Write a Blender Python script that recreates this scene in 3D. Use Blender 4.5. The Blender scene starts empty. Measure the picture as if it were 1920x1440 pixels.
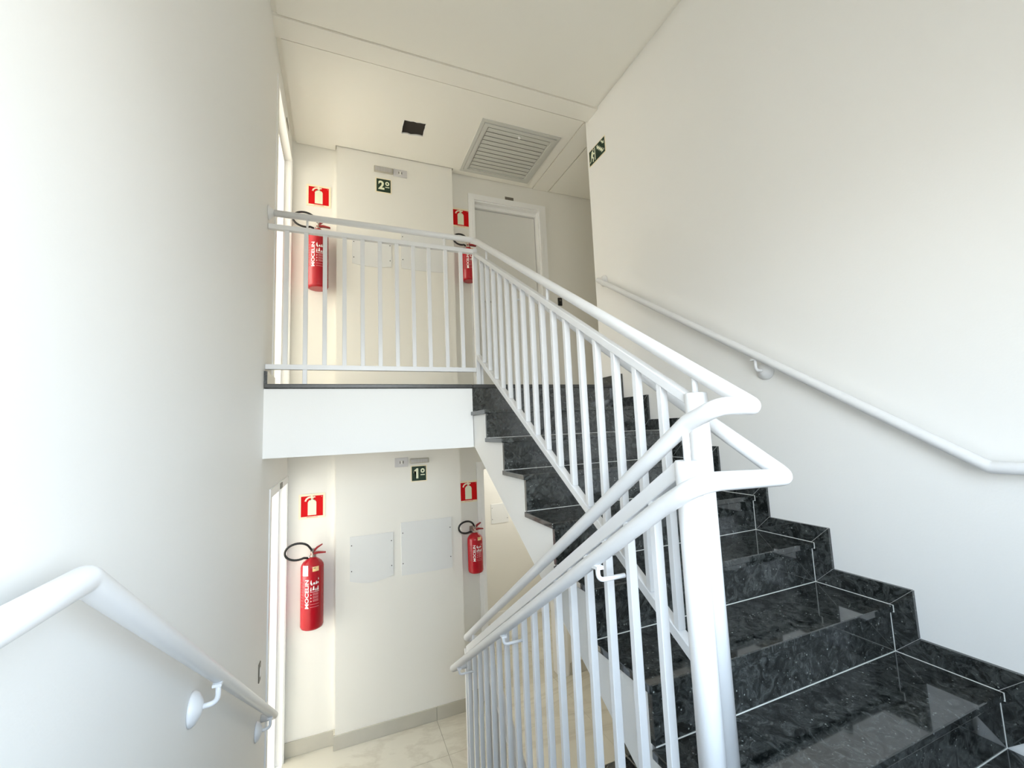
import bpy, bmesh, math, random
from mathutils import Vector, Matrix
random.seed(7)
C = bpy.context.scene.collection
SC = bpy.context.scene

# ------------------------------------------------------------------ camera, light, exposure
cd = bpy.data.cameras.new('camera')
cam = bpy.data.objects.new('camera', cd); C.objects.link(cam)
cd.sensor_width = 36.0; cd.lens = 794.291 / 1920 * 36.0; cd.clip_start = 0.02
cr = Vector((0.92586558, -0.3756766, -0.04049707)); cu = Vector((-0.00215045, -0.112414, 0.99365913)); cf = Vector((0.37784693, 0.9199077, 0.10488813))
m = Matrix.Identity(4)
for i in range(3):
    m[i][0] = cr[i]; m[i][1] = cu[i]; m[i][2] = -cf[i]
m[0][3], m[1][3], m[2][3] = 0.396592, -2.75166, -0.298304
cam.matrix_world = m
SC.camera = cam
SC.view_settings.view_transform = 'Standard'; SC.view_settings.look = 'None'
SC.view_settings.gamma = 1.0; SC.view_settings.use_curve_mapping = False
SC.view_settings.exposure = 0.21
try:
    SC.cycles.max_bounces = 14; SC.cycles.diffuse_bounces = 10; SC.cycles.glossy_bounces = 6
    SC.cycles.sample_clamp_indirect = 6.0
    SC.cycles.use_denoising = True
except Exception: pass

WIN = (0.06, 1.45, -0.66, 0.66)     # the stair window in the rear wall: x0, x1, z0, z1
YR = -3.16
ZFL = -16 * 0.1738
w = bpy.data.worlds.new('sky'); SC.world = w; w.use_nodes = True
nt = w.node_tree; nt.nodes.clear()
out = nt.nodes.new('ShaderNodeOutputWorld'); bg = nt.nodes.new('ShaderNodeBackground')
tc = nt.nodes.new('ShaderNodeTexCoord'); sx = nt.nodes.new('ShaderNodeSeparateXYZ'); rp = nt.nodes.new('ShaderNodeValToRGB')
mp = nt.nodes.new('ShaderNodeMapRange'); mp.inputs[1].default_value = -1; mp.inputs[2].default_value = 1
nt.links.new(tc.outputs['Generated'], sx.inputs[0]); nt.links.new(sx.outputs[2], mp.inputs[0]); nt.links.new(mp.outputs[0], rp.inputs[0])
e = rp.color_ramp.elements
e[0].position = 0.42; e[0].color = (0.40, 0.385, 0.34, 1)
e[1].position = 0.53; e[1].color = (0.88, 0.955, 1.0, 1)
n = e.new(0.80); n.color = (0.60, 0.79, 1.0, 1)
nt.links.new(rp.outputs[0], bg.inputs[0]); bg.inputs[1].default_value = 14.5
nt.links.new(bg.outputs[0], out.inputs[0])

def area(name, loc, rot, sx_, sy_, power, col, portal=False):
    l = bpy.data.lights.new(name, 'AREA'); l.shape = 'RECTANGLE'; l.size = sx_; l.size_y = sy_
    l.energy = power; l.color = col
    if portal: l.cycles.is_portal = True
    o = bpy.data.objects.new(name, l); C.objects.link(o); o.location = loc; o.rotation_euler = rot
    return o
area('window_portal', ((WIN[0] + WIN[1]) / 2, YR - 0.10, (WIN[2] + WIN[3]) / 2), (math.radians(90), 0, 0), WIN[1] - WIN[0], WIN[3] - WIN[2], 1, (1, 1, 1), True)
# unseen fill added in the lower corridor, then the light inside the open flat
area('corridor_fill_lower', (3.3, 0.72, -0.42), (0, 0, 0), 0.5, 0.5, 4, (1.0, 0.95, 0.84))
area('flat_light', (2.6, 2.1, -0.45), (0, 0, 0), 0.6, 0.6, 9.5, (1.0, 0.985, 0.94))
# windows of the flats behind the two open doors in the left wall
area('flat_window_upper', (-1.72, 0.55, 1.35), (0, math.radians(-90), 0), 1.5, 1.7, 40, (1.0, 0.93, 0.80))
area('flat_window_lower', (-1.72, 0.55, ZFL + 1.35), (0, math.radians(-90), 0), 1.5, 1.7, 42, (1.0, 0.97, 0.91))

# ------------------------------------------------------------------ materials
def nodes(name):
    mt = bpy.data.materials.new(name); mt.use_nodes = True
    t = mt.node_tree; b = t.nodes['Principled BSDF']
    return mt, t, b
def plain(name, col, rough=0.5, metal=0.0, var=0.02, scale=8, bump=0.0, bscale=120, coat=0.0):
    mt, t, b = nodes(name)
    b.inputs['Roughness'].default_value = rough; b.inputs['Metallic'].default_value = metal
    b.inputs['Coat Weight'].default_value = coat
    co = t.nodes.new('ShaderNodeTexCoord'); no = t.nodes.new('ShaderNodeTexNoise'); no.inputs['Scale'].default_value = scale
    mx = t.nodes.new('ShaderNodeMixRGB'); mx.inputs[1].default_value = (*[c * (1 - var) for c in col], 1); mx.inputs[2].default_value = (*[min(1, c * (1 + var)) for c in col], 1)
    t.links.new(co.outputs['Object'], no.inputs['Vector']); t.links.new(no.outputs[0], mx.inputs[0]); t.links.new(mx.outputs[0], b.inputs['Base Color'])
    if bump:
        n2 = t.nodes.new('ShaderNodeTexNoise'); n2.inputs['Scale'].default_value = bscale
        bp = t.nodes.new('ShaderNodeBump'); bp.inputs['Strength'].default_value = bump; bp.inputs['Distance'].default_value = 0.002
        t.links.new(co.outputs['Object'], n2.inputs['Vector']); t.links.new(n2.outputs[0], bp.inputs['Height']); t.links.new(bp.outputs[0], b.inputs['Normal'])
    return mt
PAINT = plain('wall_paint', (0.87, 0.865, 0.845), 0.55, var=0.008, scale=2, bump=0.12)
CEIL = plain('ceiling_paint_warm_cast', (0.87, 0.85, 0.785), 0.6, var=0.008, scale=2)  # base tinted to carry the warm cast of the indoor light
WARM = plain('wall_paint_warm_cast', (0.80, 0.785, 0.735), 0.55, var=0.01, scale=2)  # wall paint with the landing's warm light mixed into its colour
STEEL = plain('white_enamel', (0.76, 0.765, 0.775), 0.3, var=0.01, scale=20, bump=0.05, bscale=60)
DOORW = plain('door_enamel', (0.88, 0.88, 0.87), 0.35, var=0.008)
LEAF = plain('door_leaf_paint', (0.74, 0.735, 0.70), 0.45, var=0.01)
GROUT = plain('pale_grout', (0.80, 0.80, 0.76), 0.7, var=0.08, scale=40)
GREYG = plain('grey_grout', (0.36, 0.35, 0.32), 0.8, var=0.08, scale=40)
RED = plain('extinguisher_red', (0.40, 0.005, 0.014), 0.25, var=0.03)
SRED = plain('sign_red', (0.62, 0.006, 0.008), 0.7, var=0.02)
for _m in (SRED,): _m.node_tree.nodes['Principled BSDF'].inputs['Specular IOR Level'].default_value = 0.15
CREAM = plain('luminescent_cream', (0.86, 0.78, 0.58), 0.5, var=0.02)
PALEG = plain('luminescent_green_white', (0.80, 0.83, 0.62), 0.5, var=0.02)
GREEN = plain('sign_green', (0.006, 0.030, 0.012), 0.6, var=0.05)
BLACK = plain('black_rubber', (0.012, 0.012, 0.012), 0.4)
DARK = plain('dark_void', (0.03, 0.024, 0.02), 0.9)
DRED = plain('lever_red', (0.28, 0.012, 0.015), 0.35)
BRASS = plain('dull_nickel', (0.46, 0.38, 0.33), 0.35, metal=0.8)
CHROME = plain('chrome', (0.75, 0.75, 0.75), 0.2, metal=1.0)
WHITE = plain('print_white', (0.90, 0.88, 0.86), 0.5)
PINK = plain('print_pale_red', (0.72, 0.25, 0.27), 0.5, var=0.2, scale=300)
YELL = plain('sticker_yellow', (0.88, 0.62, 0.30), 0.5, var=0.15, scale=200)
LENS = plain('grey_diffuser', (0.42, 0.40, 0.34), 0.4, var=0.05)
PLAST = plain('grey_plastic', (0.56, 0.55, 0.56), 0.4)
VENTM = plain('vent_aluminium_paint', (0.60, 0.60, 0.56), 0.45, var=0.02)
PANEL = plain('panel_plastic', (0.755, 0.765, 0.76), 0.12, var=0.006)
PLATE = plain('dark_bronze_plate', (0.16, 0.14, 0.11), 0.4)

def granite():
    mt, t, b = nodes('black_granite')
    co = t.nodes.new('ShaderNodeTexCoord')
    def noise(s, d=4, r=.6, dist=0):
        q = t.nodes.new('ShaderNodeTexNoise'); q.inputs['Scale'].default_value = s; q.inputs['Detail'].default_value = d; q.inputs['Roughness'].default_value = r; q.inputs['Distortion'].default_value = dist
        t.links.new(co.outputs['Object'], q.inputs['Vector']); return q
    def ramp(src, p0, c0, p1, c1):
        q = t.nodes.new('ShaderNodeValToRGB'); q.color_ramp.elements[0].position = p0; q.color_ramp.elements[0].color = (*c0, 1)
        q.color_ramp.elements[1].position = p1; q.color_ramp.elements[1].color = (*c1, 1); t.links.new(src.outputs[0], q.inputs[0]); return q
    a = ramp(noise(20, 7, .78, 1.4), 0.42, (0.0035, 0.005, 0.0048), 0.78, (0.12, 0.13, 0.125))
    v = t.nodes.new('ShaderNodeTexVoronoi'); v.inputs['Scale'].default_value = 70; t.links.new(co.outputs['Object'], v.inputs['Vector'])
    s = ramp(v, 0.05, (0.42, 0.46, 0.43), 0.24, (0, 0, 0))
    g = ramp(noise(30, 2, .5), 0.52, (0, 0, 0), 0.70, (1, 1, 1))
    m1 = t.nodes.new('ShaderNodeMixRGB'); m1.blend_type = 'MULTIPLY'; m1.inputs[0].default_value = 1
    t.links.new(s.outputs[0], m1.inputs[1]); t.links.new(g.outputs[0], m1.inputs[2])
    m2 = t.nodes.new('ShaderNodeMixRGB'); m2.blend_type = 'ADD'; m2.inputs[0].default_value = 1
    t.links.new(a.outputs[0], m2.inputs[1]); t.links.new(m1.outputs[0], m2.inputs[2])
    t.links.new(m2.outputs[0], b.inputs['Base Color'])
    b.inputs['Roughness'].default_value = 0.06; b.inputs['IOR'].default_value = 1.8
    return mt
GRAN = granite()
GEDGE = plain('granite_edge', (0.055, 0.055, 0.052), 0.35, var=0.3, scale=60)

def marble():
    mt, t, b = nodes('marble_tile')
    co = t.nodes.new('ShaderNodeTexCoord'); q = t.nodes.new('ShaderNodeTexNoise')
    mpg = t.nodes.new('ShaderNodeMapping'); mpg.inputs['Rotation'].default_value = (0.2, 0.1, 0.5); mpg.inputs['Scale'].default_value = (0.8, 2.6, 1.5)
    q.inputs['Scale'].default_value = 0.7; q.inputs['Detail'].default_value = 8; q.inputs['Roughness'].default_value = .62; q.inputs['Distortion'].default_value = 1.4
    r = t.nodes.new('ShaderNodeValToRGB'); el = r.color_ramp.elements
    base = (0.60, 0.575, 0.49, 1)
    el[0].position = 0.0; el[0].color = (0.55, 0.52, 0.44, 1); el[1].position = 1.0; el[1].color = base
    for ps, cl in ((0.42, base), (0.475, (0.52, 0.49, 0.41, 1)), (0.53, base)):
        x = el.new(ps); x.color = cl
    t.links.new(co.outputs['Object'], mpg.inputs[0]); t.links.new(mpg.outputs[0], q.inputs['Vector']); t.links.new(q.outputs[0], r.inputs[0]); t.links.new(r.outputs[0], b.inputs['Base Color'])
    b.inputs['Roughness'].default_value = 0.16
    return mt
TILE = marble()
SKTILE = plain('baseboard_tile_stone', (0.50, 0.475, 0.405), 0.2, var=0.10, scale=5)

# ------------------------------------------------------------------ mesh helpers
def box(bm, x0, x1, y0, y1, z0, z1):
    v = [bm.verts.new(p) for p in ((x0, y0, z0), (x1, y0, z0), (x1, y1, z0), (x0, y1, z0), (x0, y0, z1), (x1, y0, z1), (x1, y1, z1), (x0, y1, z1))]
    for f in ((0, 3, 2, 1), (4, 5, 6, 7), (0, 1, 5, 4), (1, 2, 6, 5), (2, 3, 7, 6), (3, 0, 4, 7)): bm.faces.new([v[i] for i in f])
def B(*a):
    bm = bmesh.new()
    for q in a: box(bm, *q)
    return bm
def bevel(bm, w_, seg=2):
    bmesh.ops.bevel(bm, geom=bm.edges[:], offset=w_, segments=seg, affect='EDGES', profile=0.5)
    return bm
def prism(pts, axis, a, b, bm=None):
    """polygon of 2-D points extruded between a and b along an axis (0: points are y,z; 1: x,z; 2: x,y)"""
    bm = bm or bmesh.new()
    def P(p, q): return {0: (q, p[0], p[1]), 1: (p[0], q, p[1]), 2: (p[0], p[1], q)}[axis]
    A = [bm.verts.new(P(p, a)) for p in pts]; D = [bm.verts.new(P(p, b)) for p in pts]
    bm.faces.new(A); bm.faces.new(D[::-1])
    for i in range(len(pts)):
        j = (i + 1) % len(pts); bm.faces.new((A[j], A[i], D[i], D[j]))
    bmesh.ops.recalc_face_normals(bm, faces=bm.faces[:])
    return bm
def fillet(pts, rad, n=8):
    P = [Vector(p) for p in pts]; outp = [P[0]]
    for i in range(1, len(P) - 1):
        r = rad[i - 1] if isinstance(rad, (list, tuple)) else rad
        a = (P[i - 1] - P[i]); b = (P[i + 1] - P[i]); la, lb = a.length, b.length; a.normalize(); b.normalize()
        ang = a.angle(b); d = min(r / math.tan(ang / 2), la * .49, lb * .49)
        p0 = P[i] + a * d; p2 = P[i] + b * d
        for k in range(n + 1):
            s = k / n; outp.append(p0 * (1 - s) ** 2 + P[i] * 2 * s * (1 - s) + p2 * s * s)
    outp.append(P[-1]); return outp
def tube(bm, pts, r, seg=20, r2=None):
    pts = [Vector(p) for p in pts]; rings = []
    t0 = (pts[1] - pts[0]).normalized(); up = Vector((0, 0, 1)) if abs(t0.z) < .9 else Vector((0, 1, 0))
    nrm = (up - t0 * up.dot(t0)).normalized()
    for i, p in enumerate(pts):
        if i == 0: t_ = t0
        elif i == len(pts) - 1: t_ = (pts[-1] - pts[-2]).normalized()
        else: t_ = ((pts[i + 1] - p).normalized() + (p - pts[i - 1]).normalized()).normalized()
        nrm = (nrm - t_ * nrm.dot(t_)).normalized(); bi = t_.cross(nrm)
        rr = r if r2 is None else r + (r2 - r) * i / (len(pts) - 1)
        rings.append([bm.verts.new(p + nrm * (rr * math.cos(2 * math.pi * k / seg)) + bi * (rr * math.sin(2 * math.pi * k / seg))) for k in range(seg)])
    for a, b in zip(rings, rings[1:]):
        for k in range(seg):
            f = bm.faces.new((a[k], a[(k + 1) % seg], b[(k + 1) % seg], b[k])); f.smooth = True
    bm.faces.new(rings[0][::-1]); bm.faces.new(rings[-1])
    return bm
def lathe(bm, prof, cx, cy, cz, axis='z', seg=28):
    """prof: (radius, height) pairs along the axis from the centre"""
    rings = []
    for r, h in prof:
        ring = []
        for k in range(seg):
            a = 2 * math.pi * k / seg; c, s = r * math.cos(a), r * math.sin(a)
            ring.append(bm.verts.new({'z': (cx + c, cy + s, cz + h), 'x': (cx + h, cy + c, cz + s), 'y': (cx + c, cy + h, cz + s)}[axis]))
        rings.append(ring)
    for a, b in zip(rings, rings[1:]):
        for k in range(seg):
            f = bm.faces.new((a[k], a[(k + 1) % seg], b[(k + 1) % seg], b[k])); f.smooth = True
    bm.faces.new(rings[0]); bm.faces.new(rings[-1])
    bmesh.ops.recalc_face_normals(bm, faces=bm.faces[:])
    return bm
def base_of(p):
    v = Vector((0, 0, 0))
    while p: v += p.location; p = p.parent
    return v
def obj(name, bm, mat, parent=None, at=None):
    """at: own origin (world); vertices are given in world coordinates"""
    at = Vector(at) if at else (base_of(parent))
    for v in bm.verts: v.co -= at
    me = bpy.data.meshes.new(name); bm.to_mesh(me); bm.free(); me.materials.append(mat)
    o = bpy.data.objects.new(name, me); C.objects.link(o)
    if parent: o.parent = parent; o.location = at - base_of(parent)
    else: o.location = at
    return o
def thing(name, label, cat, loc, group=None):
    o = bpy.data.objects.new(name, None); C.objects.link(o); o.location = loc; o.empty_display_size = .05
    o['label'] = label; o['category'] = cat
    if group: o['group'] = group
    return o
def tag(o, label, cat, group=None):
    o['label'] = label; o['category'] = cat
    if group: o['group'] = group
    return o
def struct(name, bm, mat, parent=None):
    o = obj(name, bm, mat, parent)
    if parent is None: o['kind'] = 'structure'
    return o
def copy_tree(o, parent=None):
    c = o.copy(); C.objects.link(c); c.parent = parent
    for ch in [x for x in o.children]: copy_tree(ch, c)
    return c

# ------------------------------------------------------------------ measures (metres; floor 2 at z 0, landing edge at y 0)
R, T, NS = 0.1738, 0.28, 8
XS, XW = 1.233, 2.415
ZF = -16 * R                 # floor 1
ZH = -8 * R                  # half landing
ZC = 2.357
YB, YP = 1.278, 1.202        # back wall and its projecting shaft
XK = 2.401                   # face of the stone skirting
ZB = ZF - 8 * R              # the next half landing down
LX = 1.205                   # right edge of the flight on the left

# ------------------------------------------------------------------ walls
X1, X2 = 0.371, 1.455
DL = (0.34, 1.22)            # openings in the left wall
struct('wall_left', B((-.16, 0, YR - .15, DL[0], ZB, 2.5), (-.16, 0, DL[1], YB + .15, ZB, 2.5),
                      (-.16, 0, DL[0], DL[1], ZB, ZF), (-.16, 0, DL[0], DL[1], ZF + 2.12, 0.0), (-.16, 0, DL[0], DL[1], 2.14, 2.5)), PAINT)
DR = (1.70, 2.455)
struct('wall_back', B((0, DR[0], YB, YB + .15, ZB, 2.5), (DR[1], 4.0, YB, YB + .15, ZB, 2.5),
                      (DR[0], DR[1], YB, YB + .15, ZB, ZF - .014), (DR[0], DR[1], YB, YB + .15, ZF + 2.11, 0), (DR[0], DR[1], YB, YB + .15, 2.105, 2.5)), WARM)
struct('wall_shaft', B((X1, X2, YP, YB, ZF, -.36), (X1, X2, YP, YB, 0, 2.36)), WARM)
struct('wall_right', B((XW, 4.0, YR - .15, 0.20, ZB, 2.5)), PAINT)
struct('wall_rear', B((0, XW, YR - .15, YR, ZB, WIN[2]), (0, XW, YR - .15, YR, WIN[3], 2.5),
                      (0, WIN[0], YR - .15, YR, WIN[2], WIN[3]), (WIN[1], XW, YR - .15, YR, WIN[2], WIN[3])), PAINT)
struct('wall_corridor', B((4.0, 4.15, 0.05, YB + .15, ZB, 2.5)), WARM)
wf = struct('window_1', B((WIN[0], WIN[1], YR - .10, YR - .05, WIN[2], WIN[2] + .05), (WIN[0], WIN[1], YR - .10, YR - .05, WIN[3] - .05, WIN[3]),
                          (WIN[0], WIN[0] + .05, YR - .10, YR - .05, WIN[2] + .05, WIN[3] - .05), (WIN[1] - .05, WIN[1], YR - .10, YR - .05, WIN[2] + .05, WIN[3] - .05)), STEEL)
for k in range(1, 3):
    x = WIN[0] + (WIN[1] - WIN[0]) * k / 3
    obj('mullion', B((x - .02, x + .02, YR - .095, YR - .055, WIN[2] + .05, WIN[3] - .05)), STEEL, wf)
obj('sill', B((WIN[0] - .03, WIN[1] + .03, YR - .05, YR + .015, WIN[2] - .03, WIN[2])), GRAN, wf)
# entrance halls of the flats behind the left wall
for zf_, zc_ in ((ZF, -.36), (0.010, 2.40)):
    struct('wall_hall', B((-1.9, -1.8, -.5, 1.7, zf_, zc_), (-1.8, -.16, -.5, -.4, zf_, zc_), (-1.8, -.16, 1.6, 1.7, zf_, zc_), (-1.9, -.16, -.5, 1.7, zc_, zc_ + .1)), PAINT)
    struct('floor', B((-1.9, -.16, -.5, 1.7, zf_ - .1, zf_)), TILE)
# small room of the flat behind the open door, lower storey
struct('wall_room', B((1.3, 3.3, 2.72, 2.85, ZF, -.30), (1.3, 3.3, YB + .15, 2.85, -.30, -.20), (1.3, 1.45, YB + .15, 2.72, ZF, -.30), (3.15, 3.3, YB + .15, 2.72, ZF, -.30)), WARM)

# ------------------------------------------------------------------ ceilings
ce = struct('ceiling', B((0, XW, YR, 0.20, ZC + .022, 2.5), (0, 4.0, 0.20, YB, ZC + .022, 2.5)), CEIL)
zb0, zb1 = ZC, ZC + .0225
obj('ceiling_panel', B((.030, 2.375, YR + .02, -.003, zb0, zb1)), CEIL, ce)
obj('ceiling_beam', B((.0, XW, .003 + .006, .168, zb0 - .004, zb1)), CEIL, ce)
obj('ceiling_beam', B((2.395, 2.582, .20, YB - .002, zb0 - .002, zb1)), CEIL, ce)
obj('ceiling_panel', B((2.594, 3.98, .20, YB - .012, zb0, zb1)), CEIL, ce)
# landing panel with the ragged cut-out
hx0, hx1, hy0, hy1 = .905, 1.092, .664, .835
def rag(x0, y0, x1, y1, n, amp):
    o_ = []
    for i in range(n):
        s = i / n; nx, ny = (y1 - y0), (x0 - x1); L = math.hypot(nx, ny); j = random.uniform(-amp, amp) if i else 0
        o_.append((x0 + (x1 - x0) * s + nx / L * j, y0 + (y1 - y0) * s + ny / L * j))
    return o_
hole = rag(hx0, hy0, hx1, hy0 - .012, 7, .005) + rag(hx1, hy0 - .012, hx1, hy1 - .01, 5, .003) + rag(hx1, hy1 - .01, hx0, hy1 + .005, 7, .007) + rag(hx0, hy1 + .005, hx0, hy0, 4, .003)
bm = bmesh.new()
ox0, ox1, oy0, oy1 = .032, 2.385, .178, YB - .010
# the panel stops round the back shaft
outer = [(ox0, oy0), (ox1, oy0), (ox1, oy1), (X2 + .010, oy1), (X2 + .010, YP - .010), (X1 - .010, YP - .010), (X1 - .010, oy1), (ox0, oy1)]
def loopv(pts, z): return [bm.verts.new((x, y, z)) for x, y in pts]
for z in (zb0, zb1):
    es = []
    for pts in (outer, hole):
        vs = loopv(pts, z); es += [bm.edges.new((vs[i], vs[(i + 1) % len(vs)])) for i in range(len(vs))]
    bmesh.ops.triangle_fill(bm, use_beauty=True, edges=es)
bm.verts.ensure_lookup_table(); no_, nh = len(outer), len(hole); tot = no_ + nh
for st, cnt in ((0, no_), (no_, nh)):
    for i in range(cnt):
        a, b = st + i, st + (i + 1) % cnt
        bm.faces.new((bm.verts[a], bm.verts[b], bm.verts[b + tot], bm.verts[a + tot]))
bmesh.ops.recalc_face_normals(bm, faces=bm.faces[:])
obj('ceiling_panel', bm, CEIL, ce)
co_ = thing('ceiling_opening', 'dark ragged rectangular cut-out in the white plaster ceiling', 'ceiling opening', ((hx0 + hx1) / 2, (hy0 + hy1) / 2, ZC + .012))
obj('hole_shade', B((hx0 - .015, hx1 + .015, hy0 - .025, hy1 + .02, ZC + .012, ZC + .020)), DARK, co_)  # dark slab: the shade inside the hole is put into its colour
bm = bmesh.new()
rim = [Vector((x, y, ZC + .001)) for x, y in hole]; rim.append(rim[0])
tube(bm, rim, .003, 6); obj('plaster_rim', bm, DOORW, co_)

# ------------------------------------------------------------------ floors
f2 = struct('floor', B((0, XS, 0, .15, -.41, -.016), (XS, XW, .022, .15, -.404, -.028), (0, 4.0, .15, YB, -.36, -.016)), PAINT)
f1 = struct('floor', B((0, 4.0, 0, YB, ZF - .36, ZF - .012), (LX, XW, 0, .15, ZF - .41, ZF - .36), (1.3, 3.3, YB, 2.72, ZF - .2, ZF - .012)), GREYG)
G = .0012
for fl, z in ((f2, 0.010), (f1, ZF)):
    for x0, x1 in ((0, 1.187), (1.187, 2.385), (2.385, 3.58), (3.58, 4.0)):
        for y0, y1 in ((.17, .76), (.76, YB)):
            if y1 == YB and x0 < X1 + .5:
                if x0 == 0: obj('floor_tile', B((x0 + G, x1 - G, y0 + G, YP - G, z - .012, z), (x0 + G, X1 - G, YP - G, YB, z - .012, z)), TILE, fl)
            elif y1 == YB and x0 == 1.187: obj('floor_tile', B((x0 + G, x1 - G, y0 + G, YP - G, z - .012, z), (X2 + G, x1 - G, YP - G, YB, z - .012, z)), TILE, fl)
            else: obj('floor_tile', B((x0 + G, x1 - G, y0 + G, y1 - G, z - .012, z)), TILE, fl)
for x0, x1 in ((1.3, 2.385), (2.385, 3.3)):
    for y0, y1 in ((YB + .0, 1.96), (1.96, 2.72)): obj('floor_tile', B((max(x0, 1.46) + G, min(x1, 3.14) - G, y0 + G, y1 - G, ZF - .012, ZF)), TILE, f1)
# stone edge of both landings
obj('stone_edge', bevel(B((0.0005, XS + .002, -.012, .168, -.013, .012)), .003, 1), GEDGE, f2)
obj('stone_edge', bevel(B((XS + .004, XK, -.012, .168, -.013, .012)), .003, 1), GEDGE, f2)
obj('stone_edge', B((0.0005, LX, -.0, .168, ZF - .012, ZF)), GRAN, f1)
obj('stone_edge', bevel(B((LX + .002, XK, -.012, .168, ZF - .025, ZF)), .003, 1), GRAN, f1)
obj('stone_upstand', B((0.0, .018, -.010, .30, .012, .085)), GRAN, f2)
# half landings
hl = struct('floor', B((0, XS, YR, -7 * T + .0, ZH - .17, ZH - .026), (XS, XW, YR, -7 * T + .0, ZH - .17, ZH - .026)), PAINT)
xs_ = [0, .61, LX, 1.82, XK]
for i in range(4):
    for y0, y1 in ((YR, -2.56), (-2.56, -7 * T - .002)):
        obj('stone_slab', B((xs_[i] + G, xs_[i + 1] - G, y0 + G, y1 + (0.012 if (i < 2 and y1 > -2) else 0), ZH - .025, ZH)), GRAN, hl)
struct('floor', B((0, XW, YR - .15, 0.0, ZB - .15, ZB)), GRAN)
sk = struct('baseboard_half_landing', B((XK, XW - .0005, YR + .015, -7 * T - .082, ZH + .0015, ZH + .077)), GRAN)
obj('skirting_slab', B((.0005, .014, YR + .015, -7 * T - .002, ZH + .0015, ZH + .077)), GRAN, sk)
obj('skirting_slab', B((.0005, 1.2, YR + .0005, YR + .0145, ZH + .0015, ZH + .077)), GRAN, sk)
obj('skirting_slab', B((1.202, XW - .0005, YR + .0005, YR + .0145, ZH + .0015, ZH + .077)), GRAN, sk)

# baseboards, lower storey
bb = struct('baseboard_back', B((0.0, .0015, YB - .014, YB, ZF, ZF + .11)), SKTILE)
hb = .112
for a in ((.002, X1 - .001, YB - .012, YB, hb), (X1 - .012, X1, YP, YB - .0125, hb), (X1 - .012, 1.186, YP - .012, YP, hb - .004), (1.1885, X2 + .012, YP - .012, YP, hb - .004), (X2, X2 + .012, YP, YB - .013, hb - .004), (X2 + .013, 1.62, YB - .012, YB, hb), (2.56, 3.99, YB - .012, YB, hb)):
    obj('baseboard_tile', B((a[0], a[1], a[2], a[3], ZF + .0015, ZF + a[4])), SKTILE, bb)
struct('baseboard_room', bevel(B((1.46, 3.14, 2.706, 2.72, ZF, ZF + .125)), .003), DOORW)

# ------------------------------------------------------------------ stair flights
def flight(label, x0, xk, ztop, group, skirt=True, concrete=PAINT, x1=XW):
    fl = thing('stair_flight', label, 'stairs', (x0, 0, ztop), group)
    pts = [(0.0, -.016)]
    for k in range(1, 9):
        pts += [(-(k - 1) * T + .02, -(k - 1) * R - (.026 if k > 1 else .016)), (-(k - 1) * T + .02, -k * R - .026)]
    pts = [(.15, -.016)] + pts[1:]
    pts = pts[:-1] + [(-7 * T + .02, -8 * R - .17), (-7 * T - .001, -8 * R - .17), (-.0, -.405), (.15, -.405)]
    obj('concrete_body', prism([(a, b + ztop) for a, b in pts], 0, x0 + .004, x1 - .002), concrete, fl)
    for k in range(1, 9):
        y, z = -(k - 1) * T, ztop - k * R
        if k < 8:
            obj('tread', bevel(B((x0 - .015, xk, y - T - .012, y - .0005, z - .025, z)), .003, 2), GRAN, fl)
        zt = ztop + (-.013 if k == 1 else -(k - 1) * R - .025)
        obj('riser', B((x0, xk, y, y + .02, z - (.0 if k < 8 else 0), zt)), GRAN, fl)
        obj('grout_line', B((x0 + .001, xk - .0005, y - .0022, y + .001, z - .001, z + .0016)), GROUT, fl)
        if skirt:
            s, sv = .080, .0755; g = .0008
            hp = [(y - g, z + g), (y - T + g, z + g), (y - T - s + 2 * g, z + sv), (y - s - g, z + sv)]
            if k < 8: obj('skirting_slab', prism(hp, 0, xk, x1 - .0005), GRAN, fl)
            vt = z + R + (.012 if k == 1 else 0)
            vp = [(y - g, vt), (y - g, z + 2 * g), (y - s, z + sv + g), (y - s, vt + sv - g)]
            obj('skirting_slab', prism(vp, 0, xk, x1 - .0005), GRAN, fl)
            if k < 8: obj('grout_line', B((xk - .0022, xk + .0002, y - T, y, z - .0005, z + .0016)), GROUT, fl)
            obj('grout_line', B((xk - .0022, xk + .0002, y - .0016, y + .0004, z, z + R)), GROUT, fl)
            if k > 1: obj('grout_line', B((xk - .0022, xk + .0002, y - .0135, y, z + R - .0265, z + R + .0006)), GROUT, fl)
            bmg = prism([(y + .0006, z - .0002), (y - .0006, z + .0002), (y - s - .0006, z + sv + .0002), (y - s + .0006, z + sv - .0002)], 0, xk - .0003, xk + .01)
            obj('grout_line', bmg, GROUT, fl)
            if k < 8: obj('grout_line', prism([(y - T + .0006, z - .0002), (y - T - .0006, z + .0002), (y - T - s - .0006, z + sv + .0002), (y - T - s + .0006, z + sv - .0002)], 0, xk - .0003, xk + .01), GROUT, fl)
    if skirt:
        obj('skirting_slab', prism([(-.001, ztop + .0125), (-.081, ztop + .088), (.198, ztop + .088), (.198, ztop + .0125)], 0, xk, x1 - .0005), GRAN, fl)
    return fl
up = flight('upper flight of black granite steps with zigzag skirting rising to the upper landing', XS, XK, 0.0, None)
dn = copy_tree(up); dn.location = (XS, 0, ZF)
dn['label'] = 'black granite flight going down from the lower landing, under the upper flight'
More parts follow.
